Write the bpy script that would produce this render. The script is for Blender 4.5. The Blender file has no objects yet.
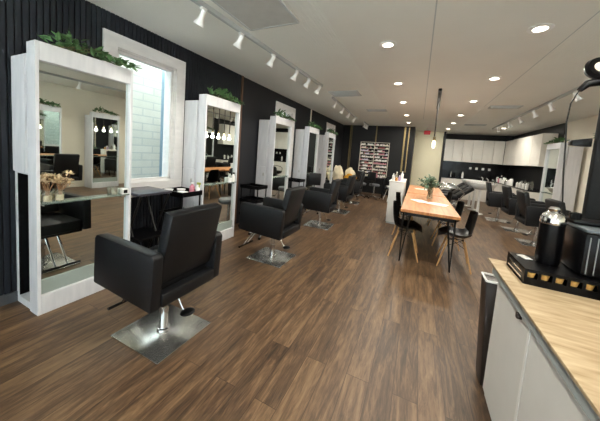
import bpy, bmesh, math, random
from mathutils import Vector, Matrix
random.seed(7)
PI = math.pi
S = bpy.context.scene
C = S.collection

# ------------------------------------------------------------------ camera, sky, exposure
def set_camera():
    yaw, pitch, roll = .4308, .0833, .0751
    f = Vector((-math.sin(yaw)*math.cos(pitch), math.cos(yaw)*math.cos(pitch), -math.sin(pitch)))
    r = Vector((math.cos(yaw), math.sin(yaw), 0)); u = r.cross(f)
    r2 = r*math.cos(roll)+u*math.sin(roll); u2 = -r*math.sin(roll)+u*math.cos(roll)
    cam = bpy.data.cameras.new('camera'); o = bpy.data.objects.new('camera', cam); C.objects.link(o)
    m = Matrix((r2, u2, -f)).transposed().to_4x4(); m.translation = Vector((0, 0, 1.5))
    o.matrix_world = m
    cam.sensor_width = 36; cam.sensor_fit = 'HORIZONTAL'; cam.lens = 254.5/600*36
    cam.shift_y = -37.2/600; cam.clip_start = .02; cam.clip_end = 200
    S.camera = o
set_camera()
S.view_settings.view_transform = 'Standard'; S.view_settings.look = 'None'
S.view_settings.gamma = 1; S.view_settings.use_curve_mapping = False
S.view_settings.exposure = 0.2
W = bpy.data.worlds.new('sky'); S.world = W; W.use_nodes = True
bg = W.node_tree.nodes['Background']; bg.inputs[0].default_value = (.82, .92, 1, 1); bg.inputs[1].default_value = 2.9
P_DOWN, P_SPOT, P_BULB = 19, 17, 1.5      # lamp powers in watts
sd = bpy.data.lights.new('sun', 'SUN'); sd.energy = 46; sd.angle = .02; sd.color = (.88, .95, 1)
so = bpy.data.objects.new('sun', sd); C.objects.link(so); so.rotation_euler = Vector((-.3, .22, -1)).to_track_quat('-Z', 'Y').to_euler()
WARM = (1, .95, .84)

# ------------------------------------------------------------------ materials
def srgb(h):
    if isinstance(h, str): c = [int(h[i:i+2], 16)/255 for i in (0, 2, 4)]
    else: c = h
    return tuple((x/12.92 if x <= .04045 else ((x+.055)/1.055)**2.4) for x in c)+(1,)
def mat(name, col, rough=.5, metal=0, var=.0, scale=8, bump=0, stretch=(1, 1, 1), col2=None, coat=0, trans=0, ior=1.45, spec=.5):
    m = bpy.data.materials.new(name); m.use_nodes = True; nt = m.node_tree; N = nt.nodes; L = nt.links
    b = N['Principled BSDF']; b.inputs['Roughness'].default_value = rough; b.inputs['Metallic'].default_value = metal
    b.inputs['Coat Weight'].default_value = coat; b.inputs['Transmission Weight'].default_value = trans; b.inputs['IOR'].default_value = ior
    b.inputs['Specular IOR Level'].default_value = spec
    c = srgb(col); b.inputs['Base Color'].default_value = c
    tc = N.new('ShaderNodeTexCoord'); mp = N.new('ShaderNodeMapping'); mp.inputs['Scale'].default_value = stretch
    nz = N.new('ShaderNodeTexNoise'); nz.inputs['Scale'].default_value = scale; nz.inputs['Detail'].default_value = 5
    L.new(tc.outputs['Object'], mp.inputs[0]); L.new(mp.outputs[0], nz.inputs['Vector'])
    rp = N.new('ShaderNodeValToRGB'); rp.color_ramp.elements[0].position = .3; rp.color_ramp.elements[1].position = .7
    d = srgb(col2) if col2 else tuple(x*(1-max(var, .04)) for x in c[:3])+(1,)
    rp.color_ramp.elements[0].color = d; rp.color_ramp.elements[1].color = c
    L.new(nz.outputs[0], rp.inputs[0]); L.new(rp.outputs[0], b.inputs['Base Color'])
    if bump:
        bp = N.new('ShaderNodeBump'); bp.inputs['Strength'].default_value = bump; bp.inputs['Distance'].default_value = .01
        L.new(nz.outputs[0], bp.inputs['Height']); L.new(bp.outputs[0], b.inputs['Normal'])
    return m
def emis(name, col, strength):
    m = mat(name, col); b = m.node_tree.nodes['Principled BSDF']
    b.inputs['Emission Color'].default_value = srgb(col); b.inputs['Emission Strength'].default_value = strength
    return m
def floor_mat():
    m = bpy.data.materials.new('wood_floor'); m.use_nodes = True; N = m.node_tree.nodes; L = m.node_tree.links
    b = N['Principled BSDF']; tc = N.new('ShaderNodeTexCoord')
    mp = N.new('ShaderNodeMapping'); mp.inputs['Rotation'].default_value = (0, 0, PI/2)
    L.new(tc.outputs['Object'], mp.inputs[0])
    br = N.new('ShaderNodeTexBrick'); br.inputs['Scale'].default_value = 1; br.inputs['Brick Width'].default_value = 1.22
    br.inputs['Row Height'].default_value = .15; br.inputs['Mortar Size'].default_value = .0018; br.inputs['Mortar Smooth'].default_value = .3
    br.offset = .37; br.offset_frequency = 2
    br.inputs['Color1'].default_value = (0, 0, 0, 1); br.inputs['Color2'].default_value = (1, 1, 1, 1); br.inputs['Mortar'].default_value = (.5, .5, .5, 1)
    L.new(mp.outputs[0], br.inputs[0])
    # streaks along the planks, shifted per plank
    mp2 = N.new('ShaderNodeMapping'); mp2.inputs['Scale'].default_value = (14, 1.5, 1)
    L.new(tc.outputs['Object'], mp2.inputs[0])
    add = N.new('ShaderNodeVectorMath'); add.operation = 'MULTIPLY_ADD'
    L.new(br.outputs['Color'], add.inputs[0]); add.inputs[1].default_value = (3, 9, 5); L.new(mp2.outputs[0], add.inputs[2])
    nz = N.new('ShaderNodeTexNoise'); nz.inputs['Scale'].default_value = 1.6; nz.inputs['Detail'].default_value = 9; nz.inputs['Roughness'].default_value = .68
    nz.inputs['Distortion'].default_value = .7
    L.new(add.outputs[0], nz.inputs['Vector'])
    nf = N.new('ShaderNodeTexNoise'); nf.inputs['Scale'].default_value = 9; nf.inputs['Detail'].default_value = 6
    L.new(add.outputs[0], nf.inputs['Vector'])
    ma = N.new('ShaderNodeMath'); ma.operation = 'MULTIPLY_ADD'; ma.inputs[1].default_value = .3; L.new(nf.outputs[0], ma.inputs[0]); L.new(nz.outputs[0], ma.inputs[2])
    mb = N.new('ShaderNodeMath'); mb.operation = 'MULTIPLY_ADD'; mb.inputs[1].default_value = .13; L.new(br.outputs['Color'], mb.inputs[0]); L.new(ma.outputs[0], mb.inputs[2])
    rp = N.new('ShaderNodeValToRGB'); e = rp.color_ramp.elements
    e[0].position = .5; e[0].color = srgb('382c21'); e[1].position = .93; e[1].color = srgb('82684c')
    x = e.new(.66); x.color = srgb('54402f'); x = e.new(.78); x.color = srgb('6b533c')
    L.new(mb.outputs[0], rp.inputs[0])
    mx = N.new('ShaderNodeMix'); mx.data_type = 'RGBA'; L.new(br.outputs['Fac'], mx.inputs['Factor'])
    L.new(rp.outputs[0], mx.inputs['A']); mx.inputs['B'].default_value = srgb('3a2a20'); L.new(mx.outputs['Result'], b.inputs['Base Color'])
    mr = N.new('ShaderNodeMapRange'); mr.inputs['To Min'].default_value = .33; mr.inputs['To Max'].default_value = .5; L.new(nf.outputs[0], mr.inputs[0]); L.new(mr.outputs[0], b.inputs['Roughness'])
    bp = N.new('ShaderNodeBump'); bp.inputs['Strength'].default_value = .12; bp.inputs['Distance'].default_value = .004; L.new(ma.outputs[0], bp.inputs['Height']); L.new(bp.outputs[0], b.inputs['Normal'])
    b.inputs['Specular IOR Level'].default_value = .4
    return m
def ceil_mat():
    # painted beadboard: fine grooves that run the length of the room
    m = mat('ceiling_beadboard', 'e6e5dd', .6, var=.02, scale=2); N = m.node_tree.nodes; L = m.node_tree.links
    b = N['Principled BSDF']; tc = N.new('ShaderNodeTexCoord'); wv = N.new('ShaderNodeTexWave'); wv.wave_type = 'BANDS'; wv.bands_direction = 'X'
    wv.inputs['Scale'].default_value = 9.5; wv.wave_profile = 'SIN'; L.new(tc.outputs['Object'], wv.inputs[0])
    rp = N.new('ShaderNodeValToRGB'); rp.color_ramp.elements[0].position = .0; rp.color_ramp.elements[1].position = .22; L.new(wv.outputs[1], rp.inputs[0])
    bp = N.new('ShaderNodeBump'); bp.inputs['Strength'].default_value = .7; bp.inputs['Distance'].default_value = .006
    L.new(rp.outputs[0], bp.inputs['Height']); L.new(bp.outputs[0], b.inputs['Normal'])
    return m
def brick_mat():
    m = mat('painted_brick', 'ffffff', .8); N = m.node_tree.nodes; L = m.node_tree.links; b = N['Principled BSDF']
    tc = N.new('ShaderNodeTexCoord'); mp = N.new('ShaderNodeMapping'); mp.inputs['Rotation'].default_value = (PI/2, 0, PI/2)
    sx = N.new('ShaderNodeSeparateXYZ'); cx = N.new('ShaderNodeCombineXYZ'); L.new(tc.outputs['Object'], sx.inputs[0]); L.new(sx.outputs['Y'], cx.inputs['X']); L.new(sx.outputs['Z'], cx.inputs['Y'])
    br = N.new('ShaderNodeTexBrick'); br.inputs['Scale'].default_value = 1; br.inputs['Brick Width'].default_value = .42; br.inputs['Row Height'].default_value = .14
    br.inputs['Mortar Size'].default_value = .012; br.inputs['Color1'].default_value = srgb('fbfcf8'); br.inputs['Color2'].default_value = srgb('f1f4f0'); br.inputs['Mortar'].default_value = srgb('e2e8e8')
    L.new(cx.outputs[0], br.inputs[0]); L.new(br.outputs[0], b.inputs['Base Color'])
    return m
M = dict(
 floor=floor_mat(), ceiling=ceil_mat(), brick=brick_mat(),
 slat=mat('black_slat_paint', '20242b', .55, var=.1, scale=4, spec=.3), blackwall=mat('black_wall_paint', '1a1c22', .7, var=.12, scale=3, bump=.05),
 backblack=mat('deep_black_wall_paint', '111113', .6, var=.1, scale=3), cream=mat('cream_wall_paint', 'ece4c6', .7, var=.03, scale=2), offwhite=mat('offwhite_wall_paint', 'e9e1d0', .7, var=.03, scale=2),
 whitewash=mat('whitewashed_timber', 'dad9db', .5, scale=5, stretch=(4, 4, .7), col2='cbcbce', bump=.1), trim=mat('white_window_trim', 'e2dfdd', .5, scale=6, stretch=(1, 1, 3), col2='d6d3d2', bump=.1),
 mirror=mat('mirror_glass', 'dfe6e2', .01, metal=1), glass=mat('glass_shelf', 'e2f5ec', .03, trans=.85, ior=1.45), pane=mat('window_glass', 'f4fbfc', .0, trans=1, ior=1.02),
 leather=mat('black_leather', '121316', .45, scale=90, bump=.12, col2='0d0e10', spec=.45), leather_grey=mat('grey_vinyl', '5c5d60', .35, scale=60, bump=.1),
 chrome=mat('chrome', 'd8d8d8', .12, metal=1), steel=mat('brushed_steel', 'dddbd6', .24, metal=.95, scale=30, stretch=(12, 1, 1), col2='c9c8c4'), blackmetal=mat('black_metal', '111111', .4), blackplastic=mat('black_plastic', '0a0a0c', .32, spec=.22),
 tablewood=mat('honey_table_wood', 'c98e5a', .38, scale=3, stretch=(7, .8, 1), col2='a96d3e', bump=.1), legwood=mat('beech_leg_wood', 'c59a68', .5, scale=6, stretch=(5, 5, 1), col2='ab7f50'),
 countertop=mat('pale_oak_counter', 'b8a384', .55, scale=5, stretch=(1.3, 8, 1), col2='927c5c', spec=.3, bump=.08), cabinet=mat('white_cabinet_paint', 'dcdad5', .4, var=.02), gap=mat('grey_door_edge', 'b4b7b5', .5),
 glosswhite=mat('gloss_white_cabinet', 'ebe6dd', .22, var=.03), blackstone=mat('black_backsplash', '101013', .2, var=.2, scale=20), white=mat('white_plastic', 'eceae6', .4), ceramic=mat('white_ceramic', 'f0efec', .15),
 leaf=mat('leaf_green', '587f4b', .5, scale=12, col2='3a5a33'), leafgrey=mat('eucalyptus_green', '7d957e', .55, scale=12, col2='557058'), stem=mat('plant_stem', '5d5a38', .7),
 bin=mat('dark_brown_bin', '2f2722', .4), vent=mat('grey_vent_panel', 'b9b7b1', .6, scale=9, var=.1), brass=mat('aged_brass', '8f7f60', .42, metal=1, scale=4, col2='8d7a52'), woodstrip=mat('brown_wood_strip', '6a4a35', .5),
 red=mat('red_sign', 'c8323c', .5), pink=mat('pink_plastic', 'c47f8d', .4), purple=mat('lilac_plastic', 'a894bb', .4), blue=mat('blue_plastic', '34406b', .4), yellow=mat('yellow_green_plastic', 'a8ad52', .4), tan=mat('amber_plastic', 'c98f4a', .4),
 towel=mat('cream_towel', 'ecdfc0', .9, scale=50, bump=.4), orange=mat('orange_towel', 'd99a2b', .9, scale=50, bump=.4), dried=mat('dried_flower', 'd8c3a0', .9, scale=30), driedstem=mat('dried_stem', '8a6647', .9), clear=mat('clear_glass', 'f3f2e6', .03, trans=.9, ior=1.3),
 flame=mat('copper_pod_foil', 'f0bb6c', .35, metal=.3), paper=mat('white_paper', 'efede8', .6), nicheshade=mat('painted_niche_shade', '0b0b0c', .9, spec=.1), greypanel=mat('grey_green_panel', '98a39c', .35), sidewalk=mat('concrete_sidewalk', 'cfcdc8', .8, var=.1),  # the niche black is painted-in shade for the open cabinet
 lamp_on=emis('lit_diffuser', 'fff3df', 12), bulb_on=emis('lit_bulb', 'ffe9c4', 6), head_on=emis('lit_spot_lens', 'fff3df', 8), ringlens=mat('frosted_lens', 'cfc2ae', .5),
)

# ------------------------------------------------------------------ mesh builder
class MB:
    def __init__(s): s.b = bmesh.new()
    def box(s, x0, x1, y0, y1, z0, z1, bev=0, mtx=None, seg=2):
        b = bmesh.new(); bmesh.ops.create_cube(b, size=1)
        for v in b.verts: v.co = Vector(((x0+x1)/2+v.co.x*(x1-x0), (y0+y1)/2+v.co.y*(y1-y0), (z0+z1)/2+v.co.z*(z1-z0)))
        return s._in(b, bev, mtx, seg)
    def _in(s, b, bev, mtx=None, seg=2):
        if bev: bmesh.ops.bevel(b, geom=b.edges[:], offset=bev, segments=seg, profile=.5, affect='EDGES')
        if mtx: b.transform(mtx)
        me = bpy.data.meshes.new('t'); b.to_mesh(me); b.free(); s.b.from_mesh(me); bpy.data.meshes.remove(me); return s
    def prism(s, poly, axis, a0, a1, bev=0, mtx=None):
        # polygon in the two other axes, extruded along axis
        b = bmesh.new(); rings = []
        for a in (a0, a1):
            r = []
            for p, q in poly:
                co = {'x': (a, p, q), 'y': (p, a, q), 'z': (p, q, a)}[axis]; r.append(b.verts.new(co))
            rings.append(r)
        b.faces.new(rings[0]); b.faces.new(rings[1][::-1]); n = len(poly)
        for i in range(n): b.faces.new((rings[0][i], rings[1][i], rings[1][(i+1) % n], rings[0][(i+1) % n]))
        bmesh.ops.recalc_face_normals(b, faces=b.faces[:])
        return s._in(b, bev, mtx)
    def tube(s, pts, r, n=10, cap=True):
        pts = [Vector(p) for p in pts]; rs = r if isinstance(r, (list, tuple)) else [r]*len(pts); rings = []
        up = None
        for i, p in enumerate(pts):
            d = ((pts[i+1]-p) if i < len(pts)-1 else (p-pts[i-1])); 
            if 0 < i < len(pts)-1: d = (pts[i+1]-p).normalized()+(p-pts[i-1]).normalized()
            d.normalize()
            if up is None: up = Vector((0, 0, 1)) if abs(d.z) < .9 else Vector((1, 0, 0))
            a = d.cross(up).normalized(); c = a.cross(d).normalized(); up = c
            rings.append([s.b.verts.new(p+(a*math.cos(2*PI*k/n)+c*math.sin(2*PI*k/n))*rs[i]) for k in range(n)])
        for i in range(len(rings)-1):
            for k in range(n): s.b.faces.new((rings[i][k], rings[i][(k+1) % n], rings[i+1][(k+1) % n], rings[i+1][k]))
        if cap: s.b.faces.new(rings[0][::-1]); s.b.faces.new(rings[-1])
        return s
    def lathe(s, prof, cx=0, cy=0, cz=0, n=20, mtx=None):
        b = bmesh.new(); rings = []
        for r, z in prof:
            r = max(r, .0004); rings.append([b.verts.new((cx+r*math.cos(2*PI*k/n), cy+r*math.sin(2*PI*k/n), cz+z)) for k in range(n)])
        for i in range(len(rings)-1):
            for k in range(n): b.faces.new((rings[i][k], rings[i][(k+1) % n], rings[i+1][(k+1) % n], rings[i+1][k]))
        b.faces.new(rings[0][::-1]); b.faces.new(rings[-1])
        return s._in(b, 0, mtx)
    def ball(s, c, r, sx=1, sy=1, sz=1, n=12):
        b = bmesh.new(); bmesh.ops.create_uvsphere(b, u_segments=n, v_segments=n//2+2, radius=r)
        for v in b.verts: v.co = Vector((c[0]+v.co.x*sx, c[1]+v.co.y*sy, c[2]+v.co.z*sz))
        return s._in(b, 0)
    def leaf(s, p, d, l, w, fold=.25):
        d = Vector(d).normalized(); a = d.cross(Vector((random.uniform(-.4, .4), random.uniform(-.4, .4), 1))).normalized(); u = a.cross(d)
        p = Vector(p); v = [p, p+d*l*.35+a*w/2+u*w*fold, p+d*l*.75+a*w*.35+u*w*fold*.6, p+d*l, p+d*l*.75-a*w*.35+u*w*fold*.6, p+d*l*.35-a*w/2+u*w*fold, p+d*l*.4]
        q = [s.b.verts.new(x) for x in v]
        for f in ((0, 1, 6), (1, 2, 3, 6), (6, 3, 4, 5), (0, 6, 5)): s.b.faces.new([q[i] for i in f])
        return s
    def build(s, name, m, parent=None, smooth=True, loc=None, label=None):
        me = bpy.data.meshes.new(name); s.b.to_mesh(me); s.b.free(); me.materials.append(M[m] if isinstance(m, str) else m)
        if smooth:
            for p in me.polygons: p.use_smooth = True
            me.set_sharp_from_angle(angle=math.radians(38))
        o = bpy.data.objects.new(name, me); C.objects.link(o)
        if parent: o.parent = parent
        if loc: o.location = loc
        if label: o['label'] = label
        return o
def box(*a, **k): return MB().box(*a, **k)
def tag(o, label, cat, group=None):
    o['label'] = label; o['category'] = cat
    if group: o['group'] = group
    return o
def thing(name, label, cat, loc=(0, 0, 0), rz=0, group=None):
    o = bpy.data.objects.new(name, None); C.objects.link(o); o.location = loc; o.rotation_euler = (0, 0, rz); o.empty_display_size = .1
    return tag(o, label, cat, group)
def struct(name, mb, m, smooth=False):
    o = mb.build(name, m, smooth=smooth); o['kind'] = 'structure'; return o
def dup(root, label, loc=None, rz=None, group=None):
    def cp(o, par):
        c = o.copy(); C.objects.link(c); c.parent = par
        for ch in [x for x in allobj if x.parent is o]: cp(ch, c)
        return c
    allobj = list(C.objects); c = cp(root, None); c['label'] = label
    if loc is not None: c.location = loc
    if rz is not None: c.rotation_euler = (0, 0, rz)
    if group: c['group'] = group
    return c
def lamp(name, kind, loc, power, parent, color=WARM, **k):
    d = bpy.data.lights.new(name, kind); d.energy = power; d.color = color
    for a, v in k.items(): setattr(d, a, v)
    o = bpy.data.objects.new(name, d); C.objects.link(o); o.location = loc; o.parent = parent
    return o

# ------------------------------------------------------------------ room shell
XL, XR, YF, YB, YP, ZC = -3.12, 3.5, -2.6, 13.4, 11.0, 2.82
struct('floor', box(XL-.2, XR+.2, YF-.2, YB+.2, -.1, 0), 'floor')
struct('ceiling', box(XL-.2, XR+.2, YF-.2, YB+.2, ZC, ZC+.15), 'ceiling')
wins = [(1.74, 2.49, .98, 2.49), (5.30, 6.02, .98, 2.49), (8.87, 9.6, .98, 2.49)]
def wall_y(mb, x0, x1, ya, yb, holes, zt=ZC):
    ys = sorted(holes); y = ya
    for h in ys:
        mb.box(x0, x1, y, h[0], 0, zt); mb.box(x0, x1, h[0], h[1], 0, h[2]); mb.box(x0, x1, h[0], h[1], h[3], zt); y = h[1]
    mb.box(x0, x1, y, yb, 0, zt); return mb
struct('wall_left', wall_y(MB(), XL-.2, XL, YF-.2, YB+.2, wins), 'blackwall')
struct('alley_light_blocker', box(XL-.2, XL, YF-.2, YB+.2, ZC+.15, 8.0), 'offwhite')  # unseen wall above the roof, added to shade the alley brick
sl = MB(); y = YF
while y < 3.86:
    if 1.58 < y < 2.62: sl.box(XL, XL+.018, y, y+.034, .09, .80); sl.box(XL, XL+.018, y, y+.034, 2.63, ZC)
    else: sl.box(XL, XL+.018, y, y+.034, .09, ZC)
    y += .045
struct('trim_1', sl, 'slat')
struct('trim_2', box(XL, XL+.03, 3.88, 3.92, 0, ZC), 'woodstrip')
struct('trim_3', box(XL, XL+.025, 7.23, 7.27, 0, ZC), 'offwhite')
struct('baseboard_left', box(XL, XL+.03, YF, 3.88, 0, .09), mat('charcoal_baseboard', '4a4d50', .4))
struct('wall_right', box(XR, XR+.2, YF-.2, YB+.2, 0, ZC), 'offwhite')
struct('wall_back', box(XL, XR, YB, YB+.2, 0, ZC), 'backblack')
struct('wall_partition', box(XL, -.25, YP, YP+.12, 0, ZC).box(-.37, -.25, YP+.12, YB, 0, ZC), 'backblack')
struct('wall_niche', box(-.25, .87, 12.6, 12.72, 0, ZC), 'cream')
struct('wall_niche_side', box(.87, .95, 12.4, YB, 0, ZC), 'backblack')
struct('trim_4', box(XR-.02, XR, 9.3, YB, .9, ZC), 'backblack')
# street front behind the camera: wide shop windows over low sills
fw = MB(); xs = [(-2.8, -1.0), (-.8, .9), (1.1, 3.2)]
fw.box(XL-.2, XR+.2, YF-.2, YF, 2.5, ZC)
for a, b_ in ((XL-.2, -2.8), (-1.0, -.8), (.9, 1.1), (3.2, XR+.2)): fw.box(a, b_, YF-.2, YF, 0, 2.5)
for a, b_ in xs: fw.box(a, b_, YF-.2, YF, 0, .35)
struct('wall_front', fw, 'offwhite')
for i, (a, b_) in enumerate(xs):
    o = struct('window_%d' % (i+4), box(a, b_, YF-.11, YF-.10, .35, 2.5), 'pane')
struct('sidewalk', box(-14, 12, -14, YF-.2, -.12, -.02), 'sidewalk')
for i, (a, b_, c, d) in enumerate(wins):
    f = MB(); t = .14
    X0, X1 = XL, XL+.025
    f.box(X0, X1, a-t, b_+t, d, d+t); f.box(X0, X1, a-t, b_+t, c-t-.04, c); f.box(X0, X1, a-t, a, c, d); f.box(X0, X1, b_, b_+t, c, d)
    f.box(XL-.2, XL, a, a+.012, c, d).box(XL-.2, XL, b_-.012, b_, c, d).box(XL-.2, XL, a, b_, c, c+.012).box(XL-.2, XL, a, b_, d-.012, d)
    w = struct('window_%d' % (i+1), f, 'trim')
    g = MB(); e = .03
    g.box(XL-.06, XL-.025, a+.012, a+.012+e, c, d).box(XL-.06, XL-.025, b_-.012-e, b_-.012, c, d).box(XL-.06, XL-.025, a, b_, c+.012, c+.012+e).box(XL-.06, XL-.025, a, b_, d-.012-e, d-.012)
    g.build('window_frame', 'trim', w, False)
    box(XL-.045, XL-.04, a+.04, b_-.04, c+.04, d-.04).build('pane', 'pane', w, False)
struct('wall_neighbour', box(-5.0, -4.8, -4, 3.52, -.1, 7.0).box(-5.0, -4.8, 4.6, 14, -.1, 7.0), 'brick')  # unseen upper part made tall to cut daylight in the alley
struct('blue_skylight_panel', box(-5.0, -4.83, 3.52, 4.6, -.1, 7.0), mat('painted_sky_blue', 'a9c8e2', .8, var=.04))  # added pale blue panel, paints in the sky's blue at the window edge
struct('alley_ground', box(-4.8, XL-.2, -4, 14, -.12, -.02), 'sidewalk')
def portal(loc, rot, sx, sy):
    d = bpy.data.lights.new('daylight_portal', 'AREA'); d.shape = 'RECTANGLE'; d.size = sx; d.size_y = sy; d.cycles.is_portal = True
    o = bpy.data.objects.new('daylight_portal', d); C.objects.link(o); o.location = loc; o.rotation_euler = rot
for a, b_ in xs: portal(((a+b_)/2, YF-.22, 1.42), (PI/2, 0, 0), b_-a, 2.15)
for a, b_, c, d in wins: portal((XL-.21, (a+b_)/2, (c+d)/2), (PI/2, 0, -PI/2), b_-a, d-c)
# ceiling seams
struct('ceiling_smooth_panel', box(-.95, 1.2, YF, YB, ZC-.003, ZC), mat('smooth_ceiling_paint', 'e2e0d8', .6, var=.02, scale=2))
struct('trim_5', box(-.006, .006, 1.2, 9, ZC-.006, ZC), 'gap')
struct('trim_6', box(1.197, 1.205, .5, 7, ZC-.005, ZC), 'gap')

# ------------------------------------------------------------------ ceiling things
def downlight():
    t = thing('ceiling_light', '', 'ceiling light')
    MB().lathe([(.080, 0), (.096, -.002), (.099, -.008), (.096, -.011), (.084, -.012)], n=28).build('trim_ring', 'white', t)
    MB().lathe([(.0, -.007), (.084, -.007), (.084, -.011), (.0, -.014)], n=28).build('diffuser', 'lamp_on', t)
    l = lamp('lamp', 'AREA', (0, 0, -.02), P_DOWN, t, shape='DISK', size=.13)
    return t
dl0 = downlight()
def ordn(i): return ['nearest', 'second nearest', 'third nearest', 'fourth nearest', 'fifth nearest', 'farthest'][i]
left_l = [3.17, 4.80, 6.37, 8.2, 9.82]; right_l = [3.16, 4.75, 6.36, 8.14, 9.75, 11.35]
first = True
for row, (x, ys) in enumerate(((-.46, left_l), (.9, right_l))):
    for i, yy in enumerate(ys):
        n = 'farthest' if i == len(ys)-1 else ordn(i)
        lb = 'round recessed downlight glowing in the %s ceiling row, %s to the viewer' % (('left', 'right')[row], n)
        if n == 'farthest': lb = 'round recessed downlight at the far end of the %s ceiling row' % ('left', 'right')[row]
        if first: dl0.location = (x, yy, ZC); dl0['label'] = lb; dl0['group'] = 'recessed ceiling downlights'; first = False
        else: dup(dl0, lb, (x, yy, ZC), group='recessed ceiling downlights')
dup(dl0, 'round recessed downlight at the far right, nearest the kitchen wall cabinets', (2.5, 10.8, ZC), group='recessed ceiling downlights')
for yy in (-.8, 1.2):
    for x in (-.46, .9): dup(dl0, 'round recessed downlight over the %s of the shop front, %s' % ('left' if x < 0 else 'right', 'behind the viewer' if yy < 0 else 'above the view'), (x, yy, ZC), group='recessed ceiling downlights')

def vent(lbl, x0, x1, y0, y1, slats):
    t = thing('ceiling_vent', lbl, 'vent', ((x0+x1)/2, (y0+y1)/2, ZC)); w, d = (x1-x0)/2, (y1-y0)/2
    box(-w, w, -d, d, -.012, -.002).build('panel', 'vent', t, False)
    f = MB(); e = .018
    f.box(-w-e, w+e, -d-e, -d, -.016, 0).box(-w-e, w+e, d, d+e, -.016, 0).box(-w-e, -w, -d, d, -.016, 0).box(w, w+e, -d, d, -.016, 0)
    f.build('frame', 'gap', t, False)
    if slats:
        s = MB(); k = int(2*d/.05)
        for i in range(k): s.box(-w+.02, w-.02, -d+.02+i*.05, -d+.035+i*.05, -.02, -.012)
        s.build('louvre', 'gap', t, False)
vent('large grey ceiling access panel beside the nearest track light', -1.83, -1.26, 1.6, 2.40, False)
vent('grey ceiling vent between the two left track lights', -1.86, -1.28, 5.22, 5.62, True)
vent('small grey ceiling vent behind the middle left vent', -1.45, -.95, 7.3, 7.55, True)
vent('grey ceiling vent near the right track light', 1.32, 1.85, 6.88, 7.12, True)
vent('farthest grey ceiling vent on the right in front of the kitchen', 1.27, 1.83, 9.95, 10.2, True)

def track(lbl, p0, p1, heads, aim, grp='white track light rails'):
    p0 = Vector(p0); p1 = Vector(p1); L_ = (p1-p0).length; a = math.atan2(p1.y-p0.y, p1.x-p0.x)
    t = thing('track_light', lbl, 'track light', p0, a, grp)
    box(0, L_, -.018, .018, -.045, 0).build('rail', 'gap', t, False)
    for h in heads:
        loc = ((h-p0.y)/math.sin(a), 0, -.045)
        hd = MB()
        hd.box(-.03, .03, -.016, .016, -.02, .0); hd.tube([(0, 0, -.02), (0, 0, -.045)], .008)
        d = Vector((0, aim, -.9)).normalized(); q = Vector((0, 0, -.045))
        mx = Matrix.Translation(q+d*.02) @ d.to_track_quat('Z', 'Y').to_matrix().to_4x4()
        hd.lathe([(.018, -.045), (.026, -.038), (.026, .018), (.03, .042), (.05, .09), (.052, .094), (.045, .092), (.026, .05)], mtx=mx, n=18)
        ob = hd.build('lamp_head', 'white', t, loc=loc)
        MB().lathe([(0, .064), (.033, .064), (.033, .068), (0, .069)], mtx=mx, n=18).build('lens', 'head_on', ob)
        l = lamp('lamp', 'SPOT', q+d*.14, P_SPOT, ob, spot_size=math.radians(85), spot_blend=.6, shadow_soft_size=.04)
        l.rotation_euler = d.to_track_quat('-Z', 'Y').to_euler()
    return t
track('nearest white track light rail above the left styling stations', (-1.99, 1.45, ZC), (-1.83, 4.7, ZC), [1.85, 2.38, 3.02, 3.68, 4.12, 4.58], .55)
track('second white track light rail farther along the left side', (-1.93, 5.66, ZC), (-2.08, 8.9, ZC), [6.0, 6.8, 7.6, 8.5], .55)
track('short white track light near the black back wall', (-2.0, 9.8, ZC), (-2.0, 10.7, ZC), [9.95, 10.25, 10.5], .3)
track('long white track light rail along the right side of the ceiling', (2.05, 1.0, ZC), (2.2, 10.9, ZC), [1.5, 2.5, 3.4, 4.75, 5.5, 6.4, 7.2, 8.1, 9.0, 10.2], -.5)

# row of pendants above the tables
pt = thing('pendant_light', 'row of bare bulb pendants hanging on dark rods above the wooden tables', 'pendant light', (.22, 5.37, ZC))
k = .041
MB().tube([(0-.012*k, -.12, -.02), (1.7*k, 1.7, -.02)], .03, n=8).build('canopy', 'blackmetal', pt)
for i in range(6):
    yy = i*.26; x = yy*k
    c = MB().tube([(x, yy, -.03), (x, yy, -.86)], .012, n=8).build('rod', 'brass' if 0 else 'bin', pt)
    MB().lathe([(.01, .05), (.022, .045), (.024, 0), (.018, -.02)], x, yy, -.9).build('socket', 'brass', pt)
    bl = MB().lathe([(.012, 0), (.016, -.015), (.026, -.035), (.029, -.052), (.022, -.075), (.0, -.085)], x, yy, -.915).build('bulb', 'bulb_on', pt)
    lamp('lamp', 'POINT', (x, yy, -1.06), P_BULB, pt, shadow_soft_size=.05)

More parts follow.
